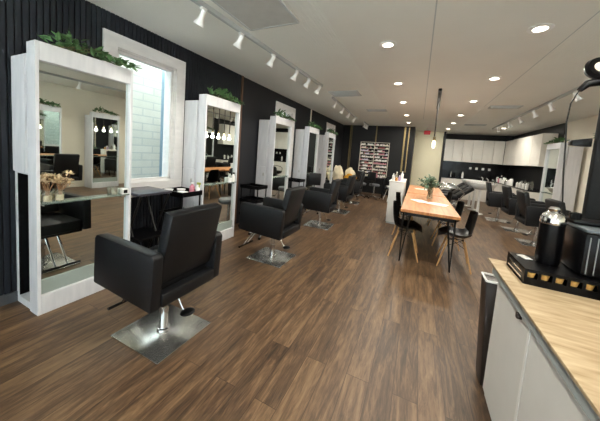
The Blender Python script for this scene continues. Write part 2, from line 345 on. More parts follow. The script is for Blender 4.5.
# ------------------------------------------------------------------ plants
def garland(name, label, x, y0, y1, z, n, axis_x=1, spread=.09):
    t = thing(name, label, 'plant', (x, (y0+y1)/2, z)); h = (y1-y0)/2
    st = MB(); lf = MB()
    for s_ in range(5):
        p = Vector((random.uniform(-.04, .04), random.uniform(-h, 0), .01)); pts = [p.copy()]
        for j in range(6):
            p = p+Vector((random.uniform(-.03, .03), h*.28*random.uniform(.5, 1.1), random.uniform(-.02, .05) if j < 3 else random.uniform(-.05, .0)))
            p.z = max(p.z, .008) if abs(p.x) < .12 else p.z; pts.append(p.copy())
        st.tube(pts, .003, n=5)
    for i in range(n):
        yy = random.uniform(-h, h); hump = (1-(yy/h)**2)
        p = Vector((random.uniform(-.07, .08), yy, .01+random.uniform(0, spread)*(.3+1.0*max(0, 1-abs(yy/h+.45)*1.3))))
        d = Vector((random.uniform(-1, 1), random.uniform(-1, 1), random.uniform(.1, .8)))
        lf.leaf(p, d, random.uniform(.06, .12), random.uniform(.03, .055))
    for i in range(int(n*.16)):   # sprigs that hang over the front edge
        yy = random.uniform(h*.2, h); p = Vector((axis_x*.09, yy, .01+random.uniform(-.0, .02)))
        lf.leaf(p, (axis_x*.7, random.uniform(-.4, .8), random.uniform(-.7, .1)), .08, .035)
    st.build('stem', 'stem', t); lf.build('foliage', 'leaf', t)
    return t

# ------------------------------------------------------------------ styling stations (front faces +x locally, near end at y=0)
def make_station(open_niche):
    t = thing('styling_station', '', 'styling station')
    w = .73; H = 2.19
    f = MB()
    f.box(-.14, 0, 0, .024, 0, H, .003).box(-.14, 0, w-.026, w, 0, H, .003).box(-.14, 0, .024, w-.026, H-.14, H, .003).box(-.14, 0, .024, w-.026, 0, .16, .003)
    f.box(-.14, -.045, .035, w-.035, .16, H-.14)
    f.build('frame', 'whitewash', t, False)
    box(-.045, -.038, .025, w-.027, .161, H-.141).build('mirror', 'mirror', t, False)
    box(-.038, -.03, .025, w-.027, .161, .285).build('lower_panel', 'greypanel', t, False)
    sh = box(-.037, .02, .026, w-.028, .925, .937, .002).build('shelf', 'glass', t, False)
    MB().box(-.037, -.01, .02+.03, .07, .905, .925).box(-.037, -.01, w-.09, w-.05, .905, .925).build('bracket', 'chrome', sh, False)
    cb = MB(); X0, X1 = -.41, -.155
    if open_niche:
        cb.box(X0, X1, .01, w-.01, 1.15, 2.11).box(X0, X1, .30, w-.01, 0, 1.15).box(X0, X0+.03, .01, .30, 0.06, 1.15).box(X0, X1, .01, .3, 0, .06).box(X1-.012, X1, .01, .3, .06, 1.15)
    else: cb.box(X0, X1, .01, w-.01, 0, 2.11)
    cab = cb.build('cabinet', 'whitewash', t, False)
    box(X1, -.14, .04, w-.04, 0, 2.08).build('back_filler', 'whitewash', t, False)
    box(X0+.012, X1-.012, -.006, .01, 1.165, 2.10, .002).build('upper_door', 'whitewash', cab, False)
    if open_niche:
        box(X0+.03, X1-.012, .285, .298, .06, 1.149).build('niche_shade_back', 'nicheshade', cab, False)  # black sheet stands in for the shade inside the open niche
        box(X0+.031, X0+.036, .016, .285, .06, 1.149).build('niche_shade_side', 'nicheshade', cab, False)  # same painted shade on the inner face of the stile
    else:
        d = box(X0+.012, X1-.012, -.006, .01, .03, 1.145, .002).build('lower_door', 'whitewash', cab, False)
        MB().ball((X1-.06, -.012, .98), .02, 1, .5, 1.8).build('knob', 'vent', d)
    return t
SX = -2.69
st1 = make_station(True); st1.location = (SX, .93, 0); st1['label'] = 'white mirrored styling station nearest the viewer, dried flowers on its glass shelf'; st1['group'] = 'styling stations along the left wall'
st2 = make_station(False); st2.location = (SX, 2.64, 0); st2['label'] = 'second white mirrored styling station, just past the first window'; st2['group'] = 'styling stations along the left wall'
for yy, lb in ((4.50, 'third white mirrored styling station from the viewer on the left wall'), (6.25, 'fourth white mirrored styling station from the viewer on the left wall'), (7.85, 'farthest white mirrored styling station on the left wall')):
    dup(st2, lb, (SX, yy, 0), group='styling stations along the left wall')
for yy, lb in ((8.87, 'white mirrored station on the right, in front of the kitchen cabinets'), (6.85, 'white mirrored station on the right, behind the tall black stand'), (4.84, 'white mirrored station on the right seen in the nearest left mirror'), (3.43, 'white station opposite the nearest left station, seen in its mirror')):
    dup(st2, lb, (3.02, yy, 0), PI, group='styling stations along the right wall')
for i, (yy, n) in enumerate(((.93, 'nearest'), (2.64, 'second'), (4.5, 'third'), (6.25, 'fourth'), (7.85, 'farthest'))):
    garland('trailing_plant', 'leafy green plant lying on top of the %s left styling station' % n, SX-.06, yy+.13, yy+.74, 2.195, 85)
for yy, n in ((8.14, 'far right station before the kitchen'), (6.12, 'right station behind the black stand'), (4.11, 'right station reflected in the nearest mirror'), (2.7, 'station opposite the nearest left station')):
    garland('trailing_plant', 'leafy green plant on top of the %s' % n, 3.08, yy+.08, yy+.66, 2.195, 90, -1)

# things on the station shelves
def vase(label, x, y, z, flowers):
    t = thing('flower_vase', label, 'vase', (x, y, z))
    MB().lathe([(.0, 0), (.028, 0), (.03, .01), (.03, .07), (.018, .088), (.02, .1), (.016, .098), (.014, .085), (.026, .068), (.026, .012), (0, .01)]).build('bottle', 'clear', t)
    MB().lathe([(0, .011), (.0255, .012), (.0255, .055), (0, .056)]).build('sand_filling', 'towel', t)
    s = MB(); fl = MB()
    for i in range(12):
        a = random.uniform(0, 2*PI); r = random.uniform(.015, .06); h = random.uniform(.14, .23)
        tip = Vector((.4*r*math.cos(a), r*math.sin(a)+flowers, h)); s.tube([(0, 0, .02), (tip.x*.3, tip.y*.3, .1), tip], .0022, n=5)
        for j in range(7): fl.leaf(tip, (random.uniform(-1, 1), random.uniform(-1, 1), random.uniform(-.4, 1)), .035, .018)
    s.build('stem', 'driedstem', t); fl.build('flower_head', 'dried', t)
vase('small glass vase of pale dried flowers at the left end of the nearest shelf', SX-.008, 1.0, .937, .0)
vase('small glass vase of dried flowers, right of its twin on the nearest shelf', SX-.006, 1.075, .937, .02)
def jar(name, label, cat, loc, prof, m, lid=None, lm='white', n=16, parent=None):
    t = thing(name, label, cat, loc); MB().lathe(prof, n=n).build('body', m, t)
    if lid: MB().lathe(lid, n=n).build('lid', lm, t)
    return t
jar('glass_tumbler', 'short clear tumbler near the right end of the nearest glass shelf', 'glass', (SX-.006, 1.50, .937), [(0, 0), (.026, 0), (.029, .075), (.026, .075), (.024, .006), (0, .006)], 'clear')
cd = thing('card_holder', 'small white card holder at the right end of the nearest shelf', 'card holder', (SX-.012, 1.6, .937)); box(-.02, .02, -.03, .03, 0, .055, .004).build('body', 'white', cd); box(.0201, .0215, -.018, .018, .01, .045).build('label_face', 'blackplastic', cd, False)
cd2 = thing('spray_bottle', 'white bottle at the right end of the second station shelf', 'bottle', (SX-.006, 3.28, .937)); MB().lathe([(0, 0), (.027, 0), (.028, .09), (.012, .12), (.012, .13), (0, .13)]).build('body', 'white', cd2); box(-.008, .03, -.008, .008, .13, .155, .003).build('nozzle', 'blackplastic', cd2)
jar('cosmetic_jar', 'squat white jar on the second station shelf', 'jar', (SX-.006, 3.2, .937), [(0, 0), (.028, 0), (.03, .05), (0, .05)], 'white', [(.031, .05), (.031, .07), (0, .072)], 'white')

# ------------------------------------------------------------------ salon chairs (facing -x locally)
def make_chair():
    t = thing('salon_chair', '', 'salon chair')
    for s in (-1, 1):
        a = MB().prism([(-.37, .43), (.27, .40), (.29, .76), (.27, .785), (-.33, .80), (-.36, .775)], 'y', s*.235, s*.31, .012)
        a.build('armrest', 'leather', t)
    box(-.34, .20, -.233, .233, .43, .55, .025).build('seat', 'leather', t)
    mx = Matrix.Translation((.185, 0, .50)) @ Matrix.Rotation(math.radians(12.5), 4, 'Y')
    b = MB().box(-.045, .045, -.23, .23, .055, .56, .022, mx).box(-.012, .012, -.2, .2, -.02, .08, .0, mx)
    b.build('backrest', 'leather', t)
    box(.205, .285, -.234, .234, .405, .495, .014).build('rear_rail', 'leather', t)
    box(-.30, .20, -.25, .25, .40, .43).build('seat_pan', 'blackmetal', t, False)
    MB().lathe([(.033, .013), (.033, .2), (.027, .2), (.027, .4)], n=24).lathe([(.05, .012), (.048, .03), (.033, .034)], n=24).build('pole', 'chrome', t)
    box(-.265, .265, -.245, .245, 0, .013, .003).build('base_plate', 'steel', t)
    lv = MB().tube([(.02, .02, .34), (.07, .05, .32), (.12, .06, .22), (.15, .06, .185)], .006, n=8).build('pump_lever', 'chrome', t)
    MB().ball((.185, .065, .18), .06, .85, 1.0, .3).build('pedal', 'blackplastic', lv)
    fr = MB()
    for q in (-.05, .05): fr.tube([(-.22, q, .42), (-.36, q, .24), (-.45, q, .12)], .011, n=8)
    fr = fr.build('footrest', 'chrome', t); MB().tube([(-.455, -.16, .11), (-.455, .16, .11)], .013, n=8).build('footrest_bar', 'blackplastic', fr)
    return t
ch = make_chair(); G = 'black salon chairs on the left'
ch.location = (-1.71, 1.33, 0); ch['label'] = 'large black leather salon chair nearest the viewer on the left'; ch['group'] = G
for x, yy, lb, r in ((-1.73, 3.03, 'black salon chair facing the second left station, on a square steel base', .0), (-1.76, 4.98, 'black salon chair facing the third left station', .05), (-1.80, 6.55, 'black salon chair facing the fourth left station', -.05), (-1.84, 8.1, 'black salon chair facing the farthest left station', .05)):
    c = dup(ch, lb, (x, yy, 0), r, G); low = .02 if yy < 4 else .05
    for k_ in C.objects:
        if k_.parent is c and k_.name.split('.')[0] in ('armrest', 'seat', 'backrest', 'rear_rail', 'seat_pan', 'pump_lever', 'footrest'): k_.location.z -= low
        if k_.parent is c and k_.name.split('.')[0] == 'pole': k_.scale.z = 1-low/.4
G = 'black salon chairs on the right'
for x, yy, lb, r in ((2.22, 1.35, 'black salon chair at the front right seen only in the nearest mirror', PI), (2.25, 3.1, 'black salon chair opposite the nearest station seen in its mirror', PI), (2.3, 5.3, 'nearest visible black salon chair on the right, beyond the coffee machine', PI), (2.28, 6.6, 'black salon chair on the right just past the black urn', PI),
                    (2.30, 7.72, 'black salon chair before the far right station', PI), (2.16, 8.78, 'black salon chair behind the one at the far right station', PI-.1)):
    dup(ch, lb, (x, yy, 0), r, G)

# ------------------------------------------------------------------ trolleys, stools between the stations
def trolley(label, loc, rz=0, h=.82):
    t = thing('trolley', label, 'trolley', loc, rz)
    for i, z in enumerate((h-.06, h*.62, h*.30)):
        b = MB().box(-.20, .20, -.16, .16, z, z+.012).box(-.2, .2, -.16, -.152, z, z+.06).box(-.2, .2, .152, .16, z, z+.06).box(-.2, -.192, -.16, .16, z, z+.06).box(.192, .2, -.16, .16, z, z+.06)
        b.build('tray', 'blackplastic', t, False)
    for sx in (-1, 1):
        for sy in (-1, 1):
            MB().tube([(sx*.18, sy*.14, .05), (sx*.18, sy*.14, h-.06)], .011, n=8).build('post', 'blackplastic', t)
            MB().lathe([(0, -.009), (.025, -.009), (.025, .009), (0, .009)], mtx=Matrix.Translation((sx*.18, sy*.14, .0255)) @ Matrix.Rotation(PI/2, 4, 'X'), n=14).build('caster', 'blackplastic', t)
    return t
trolley('black trolley loaded with bowls and bottles beside the second left station', (-2.74, 2.33, 0), .0, .90)
trolley('black trolley between the second and third left stations', (-2.76, 3.98, 0))
trolley('black trolley between the third and fourth left stations', (-2.76, 5.75, 0))
# black folding table by the first window
t = thing('side_table', 'black side table with crossed legs and purplish top under the first window', 'table', (-2.88, 1.93, 0))
box(-.22, .22, -.2, .2, .89, .92, .006).build('tabletop', mat('dark_purple_grey_top', '3b3942', .3), t)
for s in (-1, 1):
    MB().tube([(-.2, s*.17, .014), (.2, s*.17, .885)], .013, n=8).build('leg', 'blackmetal', t); MB().tube([(.2, s*.14, .014), (-.2, s*.14, .885)], .013, n=8).build('leg', 'blackmetal', t)
box(-.2, .2, -.17, .17, .38, .40).build('lower_shelf', 'blackplastic', t)
zt = .90-.048
for x, yy, nm in ((-2.86, 2.24, 'left'), (-2.78, 2.36, 'right')):
    MBp = [(0, 0), (.03, 0), (.055, .05), (.05, .05), (.028, .008), (0, .008)]
    o = MB().lathe(MBp, n=20).build('mixing_bowl', 'white', loc=(x, yy, zt)); tag(o, 'small white mixing bowl, %s of two on the loaded black trolley' % nm, 'bowl', 'mixing bowls on the trolley')
o = box(-.06, .06, -.04, .04, 0, .05, .008).build('tissue_box', 'white', loc=(-2.62, 2.25, zt)); tag(o, 'low white box on the front of the loaded black trolley', 'box')
jar('shampoo_bottle', 'pink bottle on the loaded black trolley', 'bottle', (-2.63, 2.40, zt), [(0, 0), (.032, 0), (.032, .1), (.014, .12), (.014, .13), (0, .13)], 'pink', [(.016, .13), (.016, .15), (0, .15)], 'white')
b_ = thing('spray_bottle', 'white spray bottle with yellow green nozzle at the trolley corner', 'bottle', (-2.573, 2.44, zt)); MB().lathe([(0, 0), (.026, 0), (.027, .09), (.013, .12), (0, .125)]).build('body', 'white', b_); MB().box(-.012, .045, -.01, .01, .125, .155, .004).box(.02, .03, -.006, .006, .09, .125).build('nozzle', 'yellow', b_)
def stool(label, loc, rz, back=True):
    t = thing('stool', label, 'stool', loc, rz)
    MB().lathe([(0, .46), (.17, .46), (.19, .48), (.19, .52), (.17, .54), (.0, .55)], n=28).build('seat', 'leather_grey', t)
    MB().lathe([(.025, .06), (.025, .46)], n=14).build('pole', 'chrome', t)
    for k in range(5):
        a = k*2*PI/5; MB().tube([(0, 0, .09), (.24*math.cos(a), .24*math.sin(a), .045)], [.018, .012], n=8).build('leg', 'chrome', t)
        MB().ball((.24*math.cos(a), .24*math.sin(a), .024), .024).build('caster', 'blackplastic', t)
    if back:
        b = MB().tube([(0, .1, .47), (0, .24, .5), (0, .26, .68)], .012, n=8).build('back_post', 'blackmetal', t)
        MB().box(-.16, .16, .235, .285, .66, .98, .02).build('backrest', 'leather', t)
    return t
stool('grey topped black stool beside the second left station', (-2.33, 3.72, 0), 0, False)
stool('black swivel stool with raised backrest between third and fourth left stations', (-2.30, 6.0, 0), .5)
stool('grey oval stool just before the fourth left station', (-2.28, 6.0, 0), 0, False) if 0 else None

# ------------------------------------------------------------------ tables and shell chairs
def table(label, y0, y1):
    t = thing('wooden_table', label, 'table', (.213, (y0+y1)/2, .038), 0, 'wooden tables down the middle'); h = (y1-y0)/2; w = .375
    m = MB()
    for i in range(4): m.box(-w+i*w/2, -w+(i+1)*w/2-.002, -h, h, .715, .755, .002)
    m.build('tabletop', 'tablewood', t, False)
    for sx in (-1, 1):
        for sy in (-1, 1):
            x, yy = sx*(w-.09), sy*(h-.10)
            MB().tube([(x-.05*sx, yy, .71), (x+.04*sx, yy+.04*sy, -.028), (x+.05*sx, yy-.05*sy, .71)], .014, n=8).tube([(x+.04*sx, yy+.04*sy, -.028), (x-.05*sx, yy-.06*sy, .71)], .010, n=8).box(x-.07, x+.07, yy-.07, yy+.07, .708, .715).build('leg', 'blackmetal', t)
    [box(-w+.06, w-.06, q-.01, q+.01, .66, .712).build('rail', 'blackmetal', t, False) for q in (-h+.09, h-.09)]
table('honey coloured wooden table nearest the viewer, glass vase on its far end', 3.93, 6.02)
table('second honey coloured wooden table, butted behind the nearest one', 6.07, 8.0)
def make_shell():
    t = thing('shell_chair', '', 'chair')   # faces +x
    b = bmesh.new(); prof = [(.23, .43), (.21, .455), (.10, .45), (0, .435), (-.10, .44), (-.165, .48), (-.195, .56), (-.21, .65), (-.222, .75), (-.23, .835)]
    hw = [.19, .225, .235, .235, .235, .23, .23, .225, .205, .15]; g = []
    for (x, z), w in zip(prof, hw):
        row = []
        for j in range(9):
            u = (j-4)/4; e = abs(u)**2.6
            if z < .5: row.append(b.verts.new((x, u*w, z+e*.075*(1 if x < .2 else .2))))
            else: row.append(b.verts.new((x+e*.075, u*w, z-e*.015)))
        g.append(row)
    for i in range(len(g)-1):
        for j in range(8): b.faces.new((g[i][j], g[i+1][j], g[i+1][j+1], g[i][j+1]))
    r = bmesh.ops.solidify(b, geom=b.faces[:], thickness=.008)
    bmesh.ops.recalc_face_normals(b, faces=b.faces[:])
    m = MB(); m._in(b, 0); m.build('shell', 'blackplastic', t)
    for sx in (-1, 1):
        for sy in (-1, 1):
            MB().tube([(sx*.10, sy*.12, .405), (sx*.21, sy*.22, .004)], [.016, .010], n=10).build('leg', 'legwood', t)
    w = MB(); q = [(.13, .145, .30), (.13, -.145, .30), (-.13, -.145, .30), (-.13, .145, .30)]; c = [(.09, .1, .42), (.09, -.1, .42), (-.09, -.1, .42), (-.09, .1, .42)]
    for i in range(4): w.tube([q[i], c[(i+1) % 4]], .004, n=6).tube([q[(i+1) % 4], c[i]], .004, n=6).tube([c[i], c[(i+1) % 4]], .006, n=6)
    w.build('wire_brace', 'blackmetal', t)
    return t
sc = make_shell(); G = 'black shell chairs around the wooden tables'
sc.location = (-.07, 4.30, 0); sc['label'] = 'black shell chair on wooden legs, nearest on the left of the tables'; sc['group'] = G
for x, yy, r, lb in ((-.12, 5.5, 0, 'black shell chair on the left of the tables, second from the viewer'), (.61, 4.33, PI-.05, 'black shell chair on wooden legs, nearest on the right of the tables'), (.58, 5.3, PI, 'black shell chair on the right of the tables, second from the viewer'), (.56, 6.8, PI, 'black shell chair on the right of the second table')):
    dup(sc, lb, (x, yy, 0), r, G)

# on the tables
t = thing('leafy_vase', 'clear glass vase of grey green eucalyptus on the wooden table', 'vase', (.26, 5.42, .793))
MB().lathe([(0, 0), (.045, 0), (.05, .02), (.04, .12), (.055, .19), (.052, .19), (.036, .12), (.046, .024), (0, .01)], n=20).build('vase', 'clear', t)
s = MB(); lf = MB()
for i in range(26):
    a = random.uniform(0, 2*PI); r = random.uniform(.06, .25); h = .22+random.uniform(.0, .25)*(1-r*1.5); tip = Vector((r*math.cos(a)-.03, r*math.sin(a), h))
    mid = Vector((tip.x*.35, tip.y*.35, h*.75+.03)); s.tube([(0, 0, .03), mid, tip], .003, n=5)
    for j in range(11):
        p = mid.lerp(tip, j/10); lf.leaf(p, (random.uniform(-1, 1), random.uniform(-1, 1), random.uniform(-.3, 1)), random.uniform(.05, .08), random.uniform(.028, .04))
s.build('stem', 'stem', t); lf.build('foliage', 'leafgrey', t)
def sheet(label, x, yy, w, d, r, h=.006):
    o = box(-w/2, w/2, -d/2, d/2, 0, h, .001).build('paper_sheet', 'paper', loc=(x, yy, .7935), smooth=False); o.rotation_euler = (0, 0, r); tag(o, label, 'paper', 'white papers on the tables')
sheet('white paper lying left on the nearest wooden table', .10, 4.95, .22, .3, .5); sheet('white paper lying right on the nearest wooden table', .36, 4.85, .3, .22, -.3); sheet('white paper on the second wooden table', .15, 7.1, .32, .22, .2)

# ------------------------------------------------------------------ white desk, bottles
t = thing('reception_cabinet', 'narrow white cabinet standing behind the left shell chairs', 'cabinet', (-.40, 6.75, 0))
box(-.16, .16, -.55, .55, .04, .98, .006).build('body', 'cabinet', t); box(-.15, .15, -.54, .54, 0, .04).build('plinth', 'gap', t, False); box(-.17, .17, -.56, .56, .98, 1.0, .003).build('top', 'white', t)
for i, (x, yy, h, m, lb) in enumerate(((-.50, 6.4, .16, 'white', 'white bottle at the left end of the narrow white cabinet'), (-.44, 6.55, .20, 'clear', 'clear bottle standing on the narrow white cabinet'), (-.36, 6.35, .13, 'purple', 'lilac bottle on the right front of the narrow white cabinet'), (-.32, 6.6, .22, 'paper', 'tall pale bottle at the back of the narrow white cabinet'), (-.42, 6.28, .1, 'tan', 'squat amber bottle on the near end of the narrow white cabinet'))):
    jar('product_bottle', lb, 'bottle', (x, yy, 1.0), [(0, 0), (.03, 0), (.031, h*.7), (.012, h*.82), (.012, h*.9), (0, h*.9)], m, [(.014, h*.88), (.014, h), (0, h)], 'white')

# ------------------------------------------------------------------ back left corner
t = thing('colour_rack', 'tall wall rack of colour tubes and boxes on the black back wall', 'rack', (-1.70, YP, 0))
x0, x1, z0, z1 = -.58, .56, .72, 2.12
m = MB(); 
for i in range(12): z = z0+i*(z1-z0)/11; m.box(x0, x1, -.12, -.01, z, z+.012)
m.box(x0-.01, x0, -.12, -.01, z0, z1+.012).box(x1, x1+.01, -.12, -.01, z0, z1+.012).box(-.02, -.008, -.12, -.01, z0, z1+.012); m.build('shelf_frame', 'offwhite', t, False); box(x0, x1, -.01, -.001, z0, z1).build('back_panel', 'blackplastic', t, False)
cols = ['white', 'pink', 'paper', mat('dark_red_box', '7a3038', .5), 'glosswhite', 'blackplastic', 'offwhite', mat('dull_rose_box', 'b06a6a', .5), mat('pale_lilac_box', 'cfc6d8', .5)]
rows = [{} for _ in cols]
ms = [MB() for _ in cols]
for i in range(11):
    z = z0+i*(z1-z0)/11+.012
    for a, b2 in ((x0+.01, -.03), (.0, x1-.01)):
        x = a; ci = random.randrange(len(cols))
        while x < b2-.03:
            w = random.choice((.028, .035, .045)); 
            if random.random() < .22: ci = random.randrange(len(cols))
            h = random.uniform(.035, .075)
            if random.random() < .9: ms[ci].box(x, min(x+w-.003, b2), -.11, -.03, z, z+h)
            x += w
for m_, c_ in zip(ms, cols):
    o = m_.build('colour_tube_stock', c_, t, False); o['kind'] = 'stuff'
# brass strips on the black back wall
for x, z0, z1, w in ((-2.78, .62, 2.82, .05), (-2.72, .62, 2.82, .02), (-1.7, 2.14, 2.82, .045), (-.60, 1.0, 2.82, .06), (-.45, 1.0, 2.82, .04)):
    struct('trim_%d' % (7+int(abs(x*100)) % 90), box(x-w/2, x+w/2, YP-.03, YP, z0, z1), 'brass')
# black work table with stools
t = thing('work_table', 'low black manicure table in front of the colour rack', 'table', (-1.65, 10.2, 0)); box(-.55, .55, -.25, .25, .70, .74, .005).build('tabletop', 'blackplastic', t)
for sx in (-1, 1): box(sx*.52-.02, sx*.52+.02, -.22, .22, 0, .70).build('leg', 'blackplastic', t)
stool('black backed stool left of the manicure table', (-1.85, 9.5, 0), PI)
stool('black backed stool right of the manicure table', (-1.38, 9.6, 0), PI*.9)
t = thing('side_chair', 'black side chair on pale splayed legs with white cushion by the back wall', 'chair', (-.72, 9.5, 0), .4)
box(-.22, .22, -.21, .21, .43, .47, .012).build('seat', 'blackplastic', t); box(-.2, .2, -.19, .19, .471, .53, .02).build('cushion', 'white', t); MB().box(-.21, .21, .2, .23, .5, .86, .012).box(-.19, -.17, .195, .215, .44, .55).box(.17, .19, .195, .215, .44, .55).build('backrest', 'blackplastic', t)
for sx in (-1, 1):
    for sy in (-1, 1): MB().tube([(sx*.14, sy*.14, .435), (sx*.24, sy*.24, .004)], [.015, .01], n=8).build('leg', 'paper', t)
for i, (x, yy, m_, h, lb) in enumerate(((-1.95, 10.15, 'white', .15, 'white bottle at the left of the manicure table'), (-1.7, 10.1, 'paper', .1, 'short pale pot on the manicure table centre'), (-1.4, 10.12, 'pink', .14, 'pink bottle right of centre on the manicure table'), (-1.25, 10.2, 'white', .09, 'small white pot at the right end of the manicure table'))):
    jar('product_bottle', lb, 'bottle', (x, yy, .74), [(0, 0), (.035, 0), (.035, h*.8), (0, h)], m_)
# bundle of towels
def towel(lb, x, yy, z, rx, ry, rz_, m_, a=0):
    b = bmesh.new(); bmesh.ops.create_icosphere(b, subdivisions=4, radius=1)
    from mathutils import noise
    for v in b.verts:
        n = noise.noise(v.co*2.2+Vector((x*7, yy*3, z*5)))*.28+noise.noise(v.co*5+Vector((x, z, yy)))*.08
        v.co = Vector((v.co.x*rx, v.co.y*ry, max(v.co.z, -.75)*rz_))*(1+n)
    m = MB(); m._in(b, 0, Matrix.Rotation(a, 4, 'Z')); o = m.build('towel_bundle', m_, loc=(x, yy, z)); tag(o, lb, 'towels', 'heaped towels at the far left')
t = thing('towel_trolley', 'low black cart carrying the cream and orange towels at the far left', 'trolley', (-2.42, 9.1, 0)); box(-.38, .38, -.24, .24, .5, .54, .008).build('tray', 'blackplastic', t); box(-.38, .38, -.24, .24, .15, .18, .008).build('tray', 'blackplastic', t)
for sx in (-1, 1):
    for sy in (-1, 1): box(sx*.36-.012, sx*.36+.012, sy*.22-.012, sy*.22+.012, 0, .5).build('post', 'blackmetal', t, False)
towel('tall heap of cream towels on the left of the far cart', -2.62, 9.02, .78, .19, .18, .32, 'towel'); towel('low heap of cream towels at the back of the far cart', -2.22, 9.2, .80, .17, .10, .26, 'towel', .3); towel('bright orange towel heap in front on the far cart', -2.14, 8.92, .68, .22, .13, .17, 'orange')

# ------------------------------------------------------------------ kitchen at the far right
G = 'gloss white upper cabinets along the back'
n = 6; xa, xb = .96, 3.14
nm = ['first', 'second', 'third', 'fourth', 'fifth', 'sixth']
for i in range(n):
    w = (xb-xa)/n; x = xa+i*w
    t = thing('wall_cabinet', 'gloss white wall cabinet, %s from the left along the back of the kitchen' % nm[i], 'cabinet', (x+w/2, YB-.01, 1.6), 0, G)
    box(-w/2+.002, w/2-.002, -.33, 0, 0, .96).build('body', 'glosswhite', t, False); box(-w/2+.004, w/2-.004, -.352, -.332, .003, .957, .003).build('door', 'glosswhite', t, False)
G = 'gloss white upper cabinets on the right wall'
for i in range(5):
    w = (13.03-9.6)/5; yy = 13.03-(i+.5)*w
    t = thing('wall_cabinet', 'gloss white wall cabinet on the right wall, %s from the kitchen corner' % nm[i], 'cabinet', (XR-.021, yy, 1.6), 0, G)
    box(-.31, 0, -w/2+.002, w/2-.002, 0, .96).build('body', 'glosswhite', t, False); box(-.332, -.312, -w/2+.004, w/2-.004, .003, .957, .003).build('door', 'glosswhite', t, False)
struct('trim_95', box(.95, XR-.02, YB-.02, YB, .9, 1.6), 'blackstone')
G = 'white base cabinets in the kitchen'
for i in range(4):
    w = (2.9-.96)/4; x = .96+(i+.5)*w
    t = thing('base_cabinet', 'white base cabinet, %s from the left along the back of the kitchen' % nm[i], 'cabinet', (x, YB-.025, 0), 0, G)
    box(-w/2+.002, w/2-.002, -.55, 0, 0.0, .86).build('body', 'glosswhite', t, False); box(-w/2+.004, w/2-.004, -.572, -.552, .08, .85, .003).build('door', 'glosswhite', t, False)
for i in range(5):
    w = (12.8-9.3)/5; yy = 12.8-(i+.5)*w
    t = thing('base_cabinet', 'white base cabinet on the right wall, %s from the kitchen corner' % nm[i], 'cabinet', (XR-.022, yy, 0), 0, G)
    box(-.55, 0, -w/2+.002, w/2-.002, 0, .86).build('body', 'glosswhite', t, False); box(-.572, -.552, -w/2+.004, w/2-.004, .08, .85, .003).build('door', 'glosswhite', t, False)
o = MB().box(.955, XR-.022, YB-.62, YB-.022, .862, .90).box(XR-.62, XR-.022, 9.3, YB-.62, .862, .90).build('kitchen_worktop', 'blackstone', None, False); tag(o, 'black L shaped worktop under the gloss white wall cabinets', 'worktop')
for i, x in enumerate((2.1, 2.33, 2.56, 2.79)):
    o = box(-.045, .045, -.012, 0, -.05, .05, .004).build('wall_tile', 'paper', loc=(x, YB-.021, 1.35)); tag(o, 'small pale square on the black splashback, %s from the left' % nm[i], 'wall plate', 'pale squares on the splashback')
random.seed(3)
kinds = [('white', 'white'), ('paper', 'pale'), ('paper', 'pale'), ('blackplastic', 'black'), ('chrome', 'silver'), ('pink', 'pink'), ('white', 'white')]
pos = []
for i in range(16):
    x = 3.0-random.uniform(0, .14); yy = 12.75-i*.135; h = random.uniform(.14, .3); km, kn = kinds[i % 7]
    jar('product_bottle', '%s salon product bottle on the black worktop, number %s back from the right station' % (kn, ['sixteenth', 'fifteenth', 'fourteenth', 'thirteenth', 'twelfth', 'eleventh', 'tenth', 'ninth', 'eighth', 'seventh', 'sixth', 'fifth', 'fourth', 'third', 'second', 'first'][i]), 'bottle', (x, yy, .9), [(0, 0), (.035, 0), (.036, h*.72), (.014, h*.84), (0, h*.86)], km, [(.016, h*.82), (.016, h), (0, h)], 'white' if km == 'blackplastic' else 'blackplastic')['group'] = 'bottles on the kitchen worktop'
for i, x in enumerate((1.35, 1.5, 1.8)):
    h = (.28, .22, .3)[i]; jar('product_bottle', 'dark bottle at the back of the kitchen, %s from the left' % nm[i], 'bottle', (x, YB-.3, .9), [(0, 0), (.04, 0), (.04, h*.7), (.015, h*.85), (0, h)], ('chrome', 'blackplastic', 'white')[i])

for i in range(8):
    x = 2.92+(i % 2)*.16; yy = 9.5+i*.13; h = (.2, .26, .17, .23)[i % 4]
    jar('product_bottle', 'pale bottle in the near cluster on the black worktop, %s counted from the right station' % ['first', 'second', 'third', 'fourth', 'fifth', 'sixth', 'seventh', 'eighth'][i], 'bottle', (x-.0, yy, .9), [(0, 0), (.033, 0), (.034, h*.8), (.014, h*.9), (0, h)], ('white', 'clear', 'paper', 'chrome')[i % 4])['group'] = 'bottles on the kitchen worktop'
